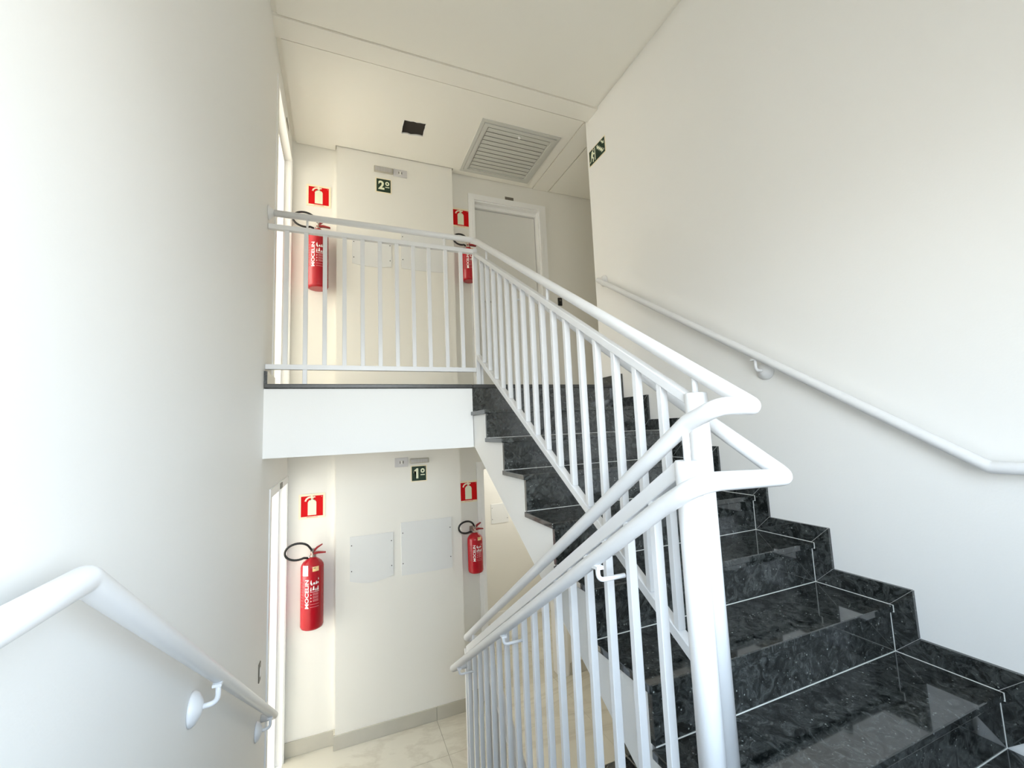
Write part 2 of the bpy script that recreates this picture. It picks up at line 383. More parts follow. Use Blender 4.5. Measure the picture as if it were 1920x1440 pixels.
# flight on the left, from the half landing down to the lower storey
fl = thing('stair_flight', 'left-hand flight descending from half landing to lower storey beside the left wall', 'stairs', (0, 0, ZF))
pts = [(-7 * T + .0, ZH - .17), (-7 * T - .0, ZH - .026)]
for j in range(1, 9):
    y = -7 * T + (j - 1) * T
    pts += [(y - .02 if j > 1 else y, ZH - (j - 1) * R - .026), (y - .02 if j > 1 else y, ZH - j * R - .026)]
pts[3] = (pts[3][0], pts[3][1])
pts += [(0.0, ZF - .026), (0.0, ZF - .35), (-.28, ZF - .35)]
obj('concrete_body', prism(pts, 0, 0.001, LX - .004), PAINT, fl)
for j in range(1, 9):
    y = -7 * T + (j - 1) * T; z = ZH - j * R
    if j < 8: obj('tread', B((.015, LX + .0, y, y + T + .012, z - .025, z)), GRAN, fl)
    obj('riser', B((.015, LX - .012, y - .02 if j > 1 else y, y - .0002 if j > 1 else y + .012, z, z + R - .025)), GRAN, fl)
    if j < 8: obj('skirting_slab', prism([(y, z), (y + T, z), (y + T + .08, z + .0755), (y + .08, z + .0755)], 0, .0005, .014), GRAN, fl)
    obj('skirting_slab', prism([(y, z + .001), (y, z + R), (y + .08, z + R + .075), (y + .08, z + .0765)], 0, .0005, .014), GRAN, fl)

# ------------------------------------------------------------------ doors
def casing(d, x0, x1, y0, y1, z0, z1, wdt, axis, depth, proud):
    """three-sided casing round an opening. axis 'x': opening runs along x in a wall facing -y at y0"""
def door_right(zf, ztop, open_):
    bmf = bmesh.new()
    wd, pr = .062, .014
    y = YB - pr
    x0, x1 = DR
    # casing faces with a stepped moulding
    for (a0, a1, b0, b1) in ((x0 - wd, x0, zf, ztop + wd), (x1, x1 + wd + .02, zf, ztop + wd), (x0, x1, ztop, ztop + wd)):
        box(bmf, a0, a1, y, YB + .02, b0, b1)
    d = struct('door_2' if zf > -1 else 'door_4', bmf, DOORW)
    obj('inner_casing', B((x0 - .028, x0, y - .006, y, zf, ztop + .028), (x1, x1 + .028, y - .006, y, zf, ztop + .028), (x0, x1, y - .006, y, ztop, ztop + .028)), DOORW, d)
    obj('jamb', B((x0, x0 + .012, YB, YB + .14, zf, ztop)), DOORW, d); obj('jamb', B((x1 - .012, x1, YB, YB + .14, zf, ztop)), DOORW, d)
    obj('head_jamb', B((x0 + .012, x1 - .012, YB, YB + .14, ztop - .012, ztop)), DOORW, d)
    if not open_:
        obj('head_stop', B((x0 + .012, x1 - .012, YB + .055, YB + .14, ztop - .045, ztop - .012)), DOORW, d)
        obj('door_leaf', bevel(B((x0 + .018, x1 - .018, YB + .085, YB + .125, zf + .012, ztop - .052)), .002), LEAF, d)
        obj('shadow_gap', B((x0 + .012, x1 - .012, YB + .128, YB + .134, zf, ztop - .045)), DARK, d)  # dark sheet behind the leaf, shade of the gap given as colour
        bm = bmesh.new(); tube(bm, fillet([(x0 + .075, YB + .085, zf + 1.02), (x0 + .075, YB + .035, zf + 1.02), (x0 + .19, YB + .035, zf + 1.02)], .015), .009, 12); obj('handle', bm, CHROME, d)
    return d
door_right(0.010, 2.105, False)
d4 = door_right(ZF, ZF + 2.11, True)
# open leaf swung into the room
obj('door_leaf', B((DR[0] + .012, DR[0] + .050, YB + .14, YB + .14 + .70, ZF + .01, ZF + 2.09)), LEAF, d4)
def door_left(zf, ztop, n):
    y0, y1 = DL; wd, pr = .055, .008
    d = struct('door_%d' % n, B((-.03, pr, y0 - wd, y0, zf, ztop + wd), (-.03, pr, y1, YB - .001, zf, ztop + wd), (-.03, pr, y0, y1, ztop, ztop + wd)), DOORW)
    obj('jamb', B((-.052, .0, y1 - .004, y1, zf, ztop)), DOORW, d)
    obj('jamb', B((-.15, -.052, y1 - .022, y1, zf, ztop)), DOORW, d)
    obj('jamb', B((-.15, -.0, y0, y0 + .004, zf, ztop)), DOORW, d)
    obj('head_jamb', B((-.15, -.052, y0 + .004, y1 - .022, ztop - .022, ztop)), DOORW, d)
    obj('door_leaf', bevel(B((-.97, -.165, y0 - .045, y0 - .008, zf + .01, ztop - .025)), .002), DOORW, d)
    bm = bmesh.new(); tube(bm, fillet([(-.89, y0 - .008, zf + 1.02), (-.89, y0 + .045, zf + 1.02), (-.78, y0 + .045, zf + 1.02)], .015), .009, 12); obj('handle', bm, CHROME, d)
door_left(0.010, 2.135, 1)
door_left(ZF, ZF + 2.115, 3)

# ------------------------------------------------------------------ railings
BX, BY = .025, .020
def baluster_mesh(L):
    bm = bevel(B((-BX / 2, BX / 2, -BY / 2, BY / 2, 0, L)), .0015, 1)
    me = bpy.data.meshes.new('baluster'); bm.to_mesh(me); bm.free(); me.materials.append(STEEL); return me
def put(name, me, parent, loc):
    o = bpy.data.objects.new(name, me); C.objects.link(o); o.parent = parent; o.location = Vector(loc) - base_of(parent); return o
def sloped_bar(x0, x1, ya, za, yb, zb, h):
    return prism([(ya, za), (yb, zb), (yb, zb + h), (ya, za + h)], 0, x0, x1)
def newel(parent, x, y, z0, z1, r=.029, flange=None):
    bm = bmesh.new(); lathe(bm, [(r, 0), (r, z1 - z0 - .002), (r - .002, z1 - z0)], x, y, z0, seg=40); obj('newel_post', bm, STEEL, parent)
    bm = bmesh.new(); lathe(bm, [(.058, 0), (.058, .004), (.046, .014), (r + .004, .050), (r + .0002, .056)], x, y, z0, seg=40); obj('post_flange', bm, STEEL, parent)
X2G = 1.29
def tu2(y): return -.191 + .632 * (y + 1.761)          # underside of the top rail
def bl2(y): return -.03 + .625 * (y + .339)            # underside of the bottom rail
g2 = thing('stair_railing', 'white balustrade of slim upright bars along the upper flight, round post nearest camera', 'railing', (X2G, -1.88, -7 * R))
ya, yb = .02, -1.865
obj('top_rail', bevel(sloped_bar(X2G - .015, X2G + .015, yb, tu2(yb), ya, tu2(ya), .031), .002, 1), STEEL, g2)
yb2 = -1.865; ya2 = -.17
obj('bottom_rail', bevel(sloped_bar(X2G - .015, X2G + .015, yb2, bl2(yb2), ya2, bl2(ya2), .036), .002, 1), STEEL, g2)
obj('bottom_rail_end', B((X2G - .015, X2G + .015, ya2 - .0, ya2 + .012, bl2(ya2) - .0, bl2(ya2) + .16)), STEEL, g2) if False else None
me2 = baluster_mesh(1.0)
L2 = {}
for i in range(16):
    y = -.125 - .1091 * i - BY / 2 + .02
    zb = max(bl2(y) + .034, .0 if y > -.06 else -9); L = tu2(y) + .004 - zb
    key = round(L, 2)
    if key not in L2: L2[key] = baluster_mesh(key)
    put('baluster', L2[key], g2, (X2G, y, zb))
newel(g2, X2G, -1.88, -7 * R, -.222)
obj('corner_post', bevel(B((X2G - .016, X2G + .014, .014, .044, .012, .985)), .0015, 1), STEEL, g2)
# bottom rail runs on to the corner post
obj('rail_foot', bevel(sloped_bar(X2G - .015, X2G + .015, -.17, bl2(-.17), -.0, bl2(-.0), .036), .002, 1), STEEL, g2)
obj('foot_bar', B((X2G + .018, X2G + .034, .018, .036, .012, .20)), STEEL, g2)

g0 = thing('landing_railing', 'white railing of slim upright bars along the upper landing edge', 'railing', (.65, .03, .012))
obj('top_rail', bevel(B((.0015, X2G + .014, .015, .045, .952, .982)), .0015, 1), STEEL, g0)
obj('bottom_rail', bevel(B((.0015, X2G - .017, .015, .045, .100, .130)), .0015, 1), STEEL, g0)
lb = [.102, .207, .314, .427, .534, .641, .748, .855, .961, 1.076, 1.186]
meL = baluster_mesh(.826)
for i, x in enumerate(lb):
    if i == 1: obj('post', bevel(B((x - .0125, x + .0125, .020, .040, .012, .954)), .0015, 1), STEEL, g0)
    else: put('baluster', meL, g0, (x, .030, .128))

X1G = 1.16
def tt1(y): return -1.043 - .646 * (y + 1)      # underside of the top rail
def bl1(y): return ZH + .165 - .635 * (y + 1.96)
g1 = thing('stair_railing', 'white balustrade of slim bars along the left-hand flight, round post in front', 'railing', (X1G, -1.965, ZH))
obj('top_rail', bevel(sloped_bar(X1G - .015, X1G + .015, -1.945, tt1(-1.945), .02, tt1(.02), .044), .002, 1), STEEL, g1)
obj('bottom_rail', bevel(sloped_bar(X1G - .015, X1G + .015, -1.945, bl1(-1.945), .02, bl1(.02), .036), .002, 1), STEEL, g1)
L1 = {}
for k in range(17):
    y = -1.847 + .115 * k + BY / 2
    zb = bl1(y) + .033; key = round(tt1(y) + .004 - zb, 2)
    if key not in L1: L1[key] = baluster_mesh(key)
    put('baluster', L1[key], g1, (X1G, y, zb))
newel(g1, X1G, -1.965, ZH, -.390)
obj('end_post', bevel(B((X1G - .015, X1G + .015, .03, .06, ZF, tt1(.045) + .03)), .0015, 1), STEEL, g1)
g3 = copy_tree(g2); g3.location = (X2G, -1.88, -7 * R + ZF)
g3['label'] = 'white balustrade descending below the lower landing, seen between the nearer bars'
for o_ in g3.children:
    pass

# handrails
HR = .0198
def hu(y): return .402 + .635 * (y + 1)
def hl_(y): return -.936 - .652 * (y + 1)
h1 = thing('handrail', 'thick white tube handrail on top of the balusters, looping over the two round posts', 'handrail', (X2G, .03, .985))
path = [(.032, .03, 1.056), (X2G, .03, 1.056), (X2G, -2.052, -.270), (X1G, -2.073, -.266), (X1G, -1.975, hl_(-1.975) - .001), (X1G, .06, hl_(.06)), (X2G, .075, hl_(.06) - .05), (X2G, -1.9, hu(-1.9) + ZF - .012)]
bm = bmesh.new(); tube(bm, fillet(path, [.05, .024, .036, .06, .03, .03], 12), HR, 28); obj('rail_tube', bm, STEEL, h1)
def stub(parent, x, y, z0, z1, r=.0065):
    bm = bmesh.new(); tube(bm, [(x, y, z0), (x, y, z0 + (z1 - z0) * .5), (x, y, z1)], r, 12); obj('support_rod', bm, STEEL, parent)
stub(h1, X2G, -1.88, -.223, hu(-1.88) - HR + .003, .0085); stub(h1, X2G, -.223, tu2(-.223) + .03, hu(-.223) - HR + .003)
stub(h1, 1.071, .03, .98, 1.04); stub(h1, .212, .03, .98, 1.04); stub(h1, X2G, -1.05, tu2(-1.05) + .03, hu(-1.05) - HR + .003)
stub(h1, X1G, -1.965, -.392, hl_(-1.965) - HR + .004, .0085); stub(h1, X1G, -.10, tt1(-.10) + .042, hl_(-.1) - HR + .003)
bm = bmesh.new(); lathe(bm, [(.044, .0005), (.044, .006), (.030, .016), (.020, .030)], 0, .03, 1.056, 'x'); obj('wall_rosette', bm, STEEL, h1)

XA, XB = 1.37, 1.06
def ru(y): return -.337 + .637 * (y + 1.911)
def rl(y): return -1.115 - .642 * (y + 1)
h2 = thing('handrail', 'lower thick white tube handrail bracketed to the balusters, bending round beyond the front post', 'handrail', (XA, -1.9, -.4))
path = [(X2G + .015, -.06, ru(-.06)), (XA, -.06, ru(-.06)), (XA, -2.053, -.437), (XB, -2.098, -.419), (XB, -1.985, rl(-1.985)), (XB, .03, rl(.03)), (X1G - .012, .035, rl(.03) - .0)]
bm = bmesh.new(); tube(bm, fillet(path, [.03, .026, .055, .07, .012], 12), HR, 28); obj('rail_tube', bm, STEEL, h2)
for x, y, z, gx in ((XB, -1.705, rl(-1.705), X1G - BX / 2), (XB, -.13, rl(-.13), X1G - BX / 2), (XB, -.92, rl(-.92), X1G - BX / 2), (XA, -1.78, ru(-1.78), X2G + BX / 2), (XA, -.62, ru(-.62), X2G + BX / 2)):
    s = 1 if gx > x else -1
    yy = y
    br = obj('bracket', tube(bmesh.new(), fillet([(x, yy, z - HR + .001), (x, yy, z - HR - .042), (gx, yy, z - HR - .042)], .022), .0065, 12), STEEL, h2)
    bm = bmesh.new(); box(bm, x - .011, x + .011, yy - .014, yy + .014, z - HR - .010, z - HR - .001); obj('saddle', bm, STEEL, h2)

def rosette(parent, x, y, z, s):
    bm = bmesh.new(); lathe(bm, [(.046, .0005 * s), (.046, .006 * s), (.040, .016 * s), (.022, .026 * s), (.012, .030 * s)], x, y, z, 'x', 32); return obj('rosette', bm, STEEL, parent)
def wall_bracket(parent, xw, xr, y, z, s):
    """z: centre of the tube"""
    rosette(parent, xw, y, z - .078, s)
    bm = bmesh.new(); tube(bm, fillet([(xw + .022 * s, y, z - .078), (xr, y + .004, z - .076), (xr, y + .004, z - HR + .001)], .024), .0075, 12); obj('bracket_arm', bm, STEEL, parent)
    bm = bmesh.new(); box(bm, xr - .012, xr + .012, y - .016, y + .024, z - HR - .006, z - HR + .002); obj('saddle', bm, STEEL, parent)
def zl(y): return -.485 - .650 * (y + 1.945)
h3 = thing('handrail', 'white tube handrail on the left wall, bending down from level', 'handrail', (.065, -1.9, -.6))
bm = bmesh.new(); tube(bm, fillet([(.065, YR + .25, -.485), (.065, -1.945, -.485), (.065, .13, zl(.13)), (.001, .13, zl(.13))], [.03, .012], 8), HR, 28); obj('rail_tube', bm, STEEL, h3)
wall_bracket(h3, 0, .065, -1.163, zl(-1.163), 1); wall_bracket(h3, 0, .065, -.03, zl(-.03), 1); wall_bracket(h3, 0, .065, -2.70, -.485, 1)
def zr(y): return -.485 + .6454 * (y + 2.04)
h4 = thing('handrail', 'white tube handrail on the right wall rising above the steps', 'handrail', (2.35, -1.9, -.4))
bm = bmesh.new(); tube(bm, fillet([(XW - .001, .075, zr(.075)), (2.35, .075, zr(.075)), (2.35, -2.04, -.485), (2.35, YR + .25, -.485)], [.012, .03], 8), HR, 28); obj('rail_tube', bm, STEEL, h4)
wall_bracket(h4, XW, 2.35, -1.255, zr(-1.255), -1); wall_bracket(h4, XW, 2.35, -2.8, -.485, -1)
rosette(h4, XW, .075, zr(.075), -1)

# ------------------------------------------------------------------ lettering helper
def text_bm(s, size, off=0.0):
    cu_ = bpy.data.curves.new('txt', 'FONT'); cu_.body = s; cu_.size = size; cu_.offset = off; cu_.resolution_u = 4
    to = bpy.data.objects.new('txt', cu_); C.objects.link(to); bpy.context.view_layer.update()
    me = bpy.data.meshes.new_from_object(to.evaluated_get(bpy.context.evaluated_depsgraph_get()))
    bpy.data.objects.remove(to); bpy.data.curves.remove(cu_)
    bm = bmesh.new(); bm.from_mesh(me); bpy.data.meshes.remove(me)
    xs = [v.co.x for v in bm.verts]; ys = [v.co.y for v in bm.verts]
    x0, x1, y0, y1 = min(xs), max(xs), min(ys), max(ys)
    for v in bm.verts: v.co = Vector(((v.co.x - x0) / (x1 - x0), (v.co.y - y0) / (y1 - y0), 0))   # unit box
    return bm
def poly_bm(polys, fn, th=None):
    """flat polygons given in local u,v mapped by fn(u,v,d)"""
    bm = bmesh.new()
    for P in polys:
        a = [bm.verts.new(fn(u, v, 0)) for u, v in P]
        f = bm.faces.new(a)
    bmesh.ops.triangulate(bm, faces=bm.faces[:])
    return bm
def remap(bm, fn):
    for v in bm.verts: v.co = Vector(fn(v.co.x, v.co.y, 0))
    return bm
def rnd_rect(x0, x1, y0, y1): return [(x0, y0), (x1, y0), (x1, y1), (x0, y1)]
def circ(cx, cy, r, n=14, ry=None): return [(cx + r * math.cos(2 * math.pi * i / n), cy + (ry or r) * math.sin(2 * math.pi * i / n)) for i in range(n)]

# ------------------------------------------------------------------ wall signs
EXT_BODY = [(.34, .14), (.66, .14), (.66, .66), (.62, .73), (.54, .76), (.54, .79), (.46, .79), (.46, .76), (.38, .73), (.34, .66)]
EXT_TOP = [(.45, .78), (.55, .78), (.56, .82), (.62, .84), (.60, .885), (.54, .87), (.52, .90), (.46, .90), (.44, .87), (.36, .845), (.30, .79), (.27, .72), (.23, .74), (.25, .81), (.31, .875), (.42, .915), (.47, .935), (.53, .935), (.56, .91), (.62, .92), (.67, .85), (.60, .80)]
EXT_TOP = [(.46, .775), (.54, .775), (.55, .83), (.63, .85), (.60, .90), (.54, .885), (.50, .93), (.44, .90), (.34, .88), (.26, .82), (.215, .72), (.275, .70), (.31, .775), (.37, .82), (.45, .84)]
def ext_sign(x, y, z, label, s=.203):
    t_ = thing('extinguisher_sign', label, 'sign', (x, y, z), 'red fire extinguisher signs')
    d = .004
    def fn(k): return lambda u, v, _: (x - s / 2 + u * s, y - d - .0004 * k, z - s / 2 + v * s)
    obj('board', B((x - s / 2, x + s / 2, y - d, y, z - s / 2, z + s / 2)), CREAM, t_)
    obj('red_field', poly_bm([rnd_rect(.085, .915, .09, .915)], fn(1)), SRED, t_)
    obj('extinguisher_symbol', poly_bm([EXT_BODY], fn(2)), PALEG, t_)
    obj('hose_symbol', poly_bm([EXT_TOP], fn(2)), CREAM, t_)
    obj('corner_mark', poly_bm([circ(.865, .865, .018, 8)], fn(2)), PINK, t_)
    obj('small_print', poly_bm([rnd_rect(.30, .72, .045, .058)], fn(1)), SRED, t_)
    return t_
ext_sign(.221, YB, 1.882, 'red extinguisher sign on the upper storey wall, left of the shaft')
ext_sign(1.553, YB, 1.883, 'red extinguisher sign on the upper storey wall, beside the closed door')
ext_sign(.188, YB, -.877, 'red extinguisher sign on the lower storey wall, at left')
ext_sign(1.551, YB, -.881, 'red extinguisher sign on the lower storey wall, under the stair slab at right')

def floor_sign(x, z, dig, label, s=.146):
    t_ = thing('floor_number_sign', label, 'sign', (x, YP, z), 'green floor number signs')
    y = YP; d = .003
    def fn(k): return lambda u, v, _: (x - s / 2 + u * s, y - d - .0004 * k, z - s / 2 + v * s)
    obj('board', B((x - s / 2, x + s / 2, y - d, y, z - s / 2, z + s / 2)), CREAM, t_)
    obj('green_field', poly_bm([rnd_rect(.06, .94, .06, .94)], fn(1)), GREEN, t_)
    if dig == '2':
        bm = text_bm(dig, .1, .004); remap(bm, lambda a, b, c: fn(2)(.17 + a * .38, .22 + b * .60, 0))
    else:
        bm = poly_bm([[(.33, .20), (.46, .20), (.46, .82), (.36, .82), (.18, .66), (.18, .53), (.33, .64)]], fn(2))
    obj('numeral', bm, PALEG, t_)
    bm = text_bm('o', .1, .004); remap(bm, lambda a, b, c: fn(2)(.60 + a * .26, .52 + b * .28, 0)); obj('ordinal_letter', bm, PALEG, t_)
    obj('underline', poly_bm([rnd_rect(.60, .86, .38, .44)], fn(2)), PALEG, t_)
    obj('corner_mark', poly_bm([circ(.885, .87, .02, 8)], fn(2)), LENS, t_)
floor_sign(.784, 2.046, '2', 'green sign reading 2º on the upper storey wall')
floor_sign(1.070, -.667, '1', 'green sign reading 1º on the lower storey wall')

# emergency lights and sensor plates
def em_light(x0, x1, z0, z1, label):
    xc, zc = (x0 + x1) / 2, (z0 + z1) / 2
    t_ = thing('emergency_light', label, 'lamp', (xc, YP, zc), 'emergency lights')
    obj('housing', bevel(B((x0, x1, YP - .022, YP, z0, z1)), .006, 3), LENS, t_)
    bm = bmesh.new(); n_ = 12
    for i in range(n_):
        a = x0 + .012 + (x1 - x0 - .024) * i / n_; box(bm, a, a + (x1 - x0 - .024) / n_ * .55, YP - .0250, YP - .021, z0 + .008, z1 - .008)
    obj('ribbed_diffuser', bm, PLAST, t_)
def sensor(x0, x1, z0, z1, label):
    xc, zc = (x0 + x1) / 2, (z0 + z1) / 2
    t_ = thing('socket_plate', label, 'socket', (xc, YP, zc), 'grey socket plates')
    obj('plate', bevel(B((x0, x1, YP - .010, YP, z0, z1)), .003, 2), PLAST, t_)
    obj('module', bevel(B((xc - .018, xc + .018, YP - .014, YP - .0095, zc - .017, zc + .017)), .003, 2), LEAF, t_)
    obj('slot', B((xc - .016, xc - .010, YP - .0146, YP - .0135, zc - .012, zc + .012), (xc + .010, xc + .016, YP - .0146, YP - .0135, zc - .012, zc + .012)), DARK, t_)
em_light(.697, .872, 2.172, 2.228, 'small ribbed emergency light high on the upper storey shaft')
sensor(.874, 1.004, 2.162, 2.236, 'grey rectangular socket plate beside the upper emergency light')
em_light(.989, 1.162, -.575, -.530, 'small ribbed emergency light on the lower storey shaft, just under the slab')
sensor(.858, .974, -.599, -.517, 'grey rectangular socket plate beside the lower emergency light')

# access panels with screws
def panel(x0, x1, z0, z1, label, sag=0.0, y=YP, hdrop=.05, screws=True):
    t_ = thing('access_panel', label, 'panel', ((x0 + x1) / 2, y, (z0 + z1) / 2), 'white access panels')
    n_ = 12; lo = [(x0 + (x1 - x0) * i / n_, z0 - sag * math.sin(math.pi * i / n_)) for i in range(n_ + 1)]
    P = lo + [(x1, z1), (x0, z1)]
    bm = prism(P, 1, y - .006, y - .0); obj('cover', bm, PANEL, t_)
    if screws:
        for sx_ in (x0 + .014, x1 - .014):
            for sz in (z0 + (z1 - z0) * .22, z1 - (z1 - z0) * .20):
                bm = bmesh.new(); lathe(bm, [(.0045, 0), (.0045, -.002), (.003, -.003)], sx_, y - .006, sz, 'y', 10); obj('screw', bm, BLACK, t_)
panel(.483, .836, -1.513, -1.153, 'smaller white access panel with curved lower edge, lower storey', .035)
panel(.905, 1.358, -1.533, -1.085, 'larger square glossy access panel, lower storey', .004)
panel(.503, .850, 1.253, 1.507, 'smaller white access panel behind the landing railing, upper storey', .018)
panel(.939, 1.371, 1.250, 1.640, 'larger white access panel behind the landing railing, upper storey', .006)
panel(2.268, 2.510, -1.54, -1.288, 'small pale panel on the far wall seen through the open doorway', 0, 2.72)

# exit sign on the right wall: y from .168 down to -.060
ex = thing('exit_sign', 'dark green stair exit sign with running man on the right wall', 'sign', (XW, .054, 2.0))
ey0, ey1, ez0, ez1 = .176, -.066, 1.928, 2.072
def exf(k): return lambda u, v, _: (XW - .003 - .0004 * k, ey0 + (ey1 - ey0) * u, ez0 + (ez1 - ez0) * v)
obj('board', B((XW - .003, XW, ey1, ey0, ez0, ez1)), CREAM, ex)
obj('green_field', poly_bm([rnd_rect(.03, .97, .05, .95)], exf(1)), GREEN, ex)
man = [[(.13, .62), (.19, .82), (.26, .84), (.30, .66), (.36, .60), (.34, .54), (.27, .58), (.25, .46), (.31, .36), (.28, .14), (.22, .14), (.25, .34), (.18, .44), (.13, .26), (.07, .20), (.05, .27), (.10, .32), (.16, .50), (.18, .66), (.15, .56)]]
obj('running_man', poly_bm(man + [circ(.285, .86, .032, 10, .05)], exf(2)), PALEG, ex)
obj('doorway_symbol', poly_bm([rnd_rect(.36, .40, .14, .90)], exf(2)), PALEG, ex)
st = []
zz = [(.50, .86), (.58, .86), (.58, .72), (.66, .72), (.66, .58), (.74, .58), (.74, .44), (.82, .44), (.82, .30), (.92, .30), (.92, .20), (.76, .20), (.76, .34), (.68, .34), (.68, .48), (.60, .48), (.60, .62), (.52, .62), (.52, .76), (.50, .76)]
obj('stair_symbol', poly_bm([zz], exf(2)), PALEG, ex)
obj('arrow_symbol', poly_bm([[(.74, .88), (.79, .91), (.87, .74), (.91, .80), (.92, .60), (.80, .68), (.84, .71)]], exf(2)), PALEG, ex)

# ------------------------------------------------------------------ ceiling vent grille
vx0, vx1, vy0, vy1 = 1.530, 2.293, .424, 1.203 - .012
v = thing('vent_grille', 'square grey louvred ventilation grille in the upper landing ceiling', 'vent', ((vx0 + vx1) / 2, (vy0 + vy1) / 2, ZC))
def ring(x0, x1, y0, y1, wd, z0, z1): return B((x0, x1, y0, y0 + wd, z0, z1), (x0, x1, y1 - wd, y1, z0, z1), (x0, x0 + wd, y0 + wd, y1 - wd, z0, z1), (x1 - wd, x1, y0 + wd, y1 - wd, z0, z1))
obj('outer_frame', ring(vx0, vx1, vy0, vy1, .030, ZC - .008, ZC), VENTM, v)
obj('inner_frame', ring(vx0 + .034, vx1 - .034, vy0 + .034, vy1 - .034, .030, ZC - .016, ZC - .001), VENTM, v)
obj('frame_lip', ring(vx0 + .064, vx1 - .064, vy0 + .064, vy1 - .064, .012, ZC - .010, ZC - .001), VENTM, v)
obj('backing', B((vx0 + .03, vx1 - .03, vy0 + .03, vy1 - .03, ZC - .0012, ZC - .0004)), PLATE, v)
sy0, sy1 = vy0 + .080, vy1 - .078; ns = 11; pitch = (sy1 - sy0) / ns
for i in range(ns):
    y = sy0 + pitch * i
    P = [(y, ZC - .0125), (y + pitch * .97, ZC - .0065), (y + pitch * .97, ZC - .0045), (y - .001, ZC - .0105)]
    obj('slat', prism([(a, b) for a, b in P], 0, vx0 + .080, vx1 - .080), VENTM, v)
bm = bmesh.new(); lathe(bm, [(.014, 0), (.014, -.006), (.010, -.012)], 1.917, sy0 + pitch * .5, ZC - .012, 'z', 16); obj('latch_knob', bm, DOORW, v)

# ------------------------------------------------------------------ plates and switches
tag(obj('door_plate', bevel(B((2.057, 2.157, YB - .005, YB, 2.181 - .026, 2.181 + .026)), .002, 1), PLATE), 'small dark number plate above the closed door', 'plate')
tag(obj('door_plate', B((0, .005, .82, .93, 2.212, 2.262)), PLATE), 'thin dark number plate above the upper left door', 'plate')
tag(obj('door_plate', B((.008, .013, .735, .845, ZF + 2.122, ZF + 2.160)), PLATE), 'thin dark number plate above the lower left door', 'plate')
sw = thing('call_plate', 'black rounded switch beside the closed upper door, seen between the rails', 'switch', (2.665, YB, 1.08))
obj('body', bevel(B((2.638, 2.692, YB - .014, YB, 1.035, 1.125)), .008, 3), BLACK, sw)
obj('button', bevel(B((2.655, 2.675, YB - .017, YB - .013, 1.085, 1.105)), .003, 1), PLATE, sw)
s2 = thing('light_switch', 'thin dark-edged switch plate on the left wall by the lower door', 'switch', (0, .04, -1.545))
obj('plate', bevel(B((.0, .005, .012, .062, -1.595, -1.50)), .0015, 1), PLATE, s2)
obj('rocker', bevel(B((.0045, .007, .026, .048, -1.570, -1.525)), .002, 1), DOORW, s2)

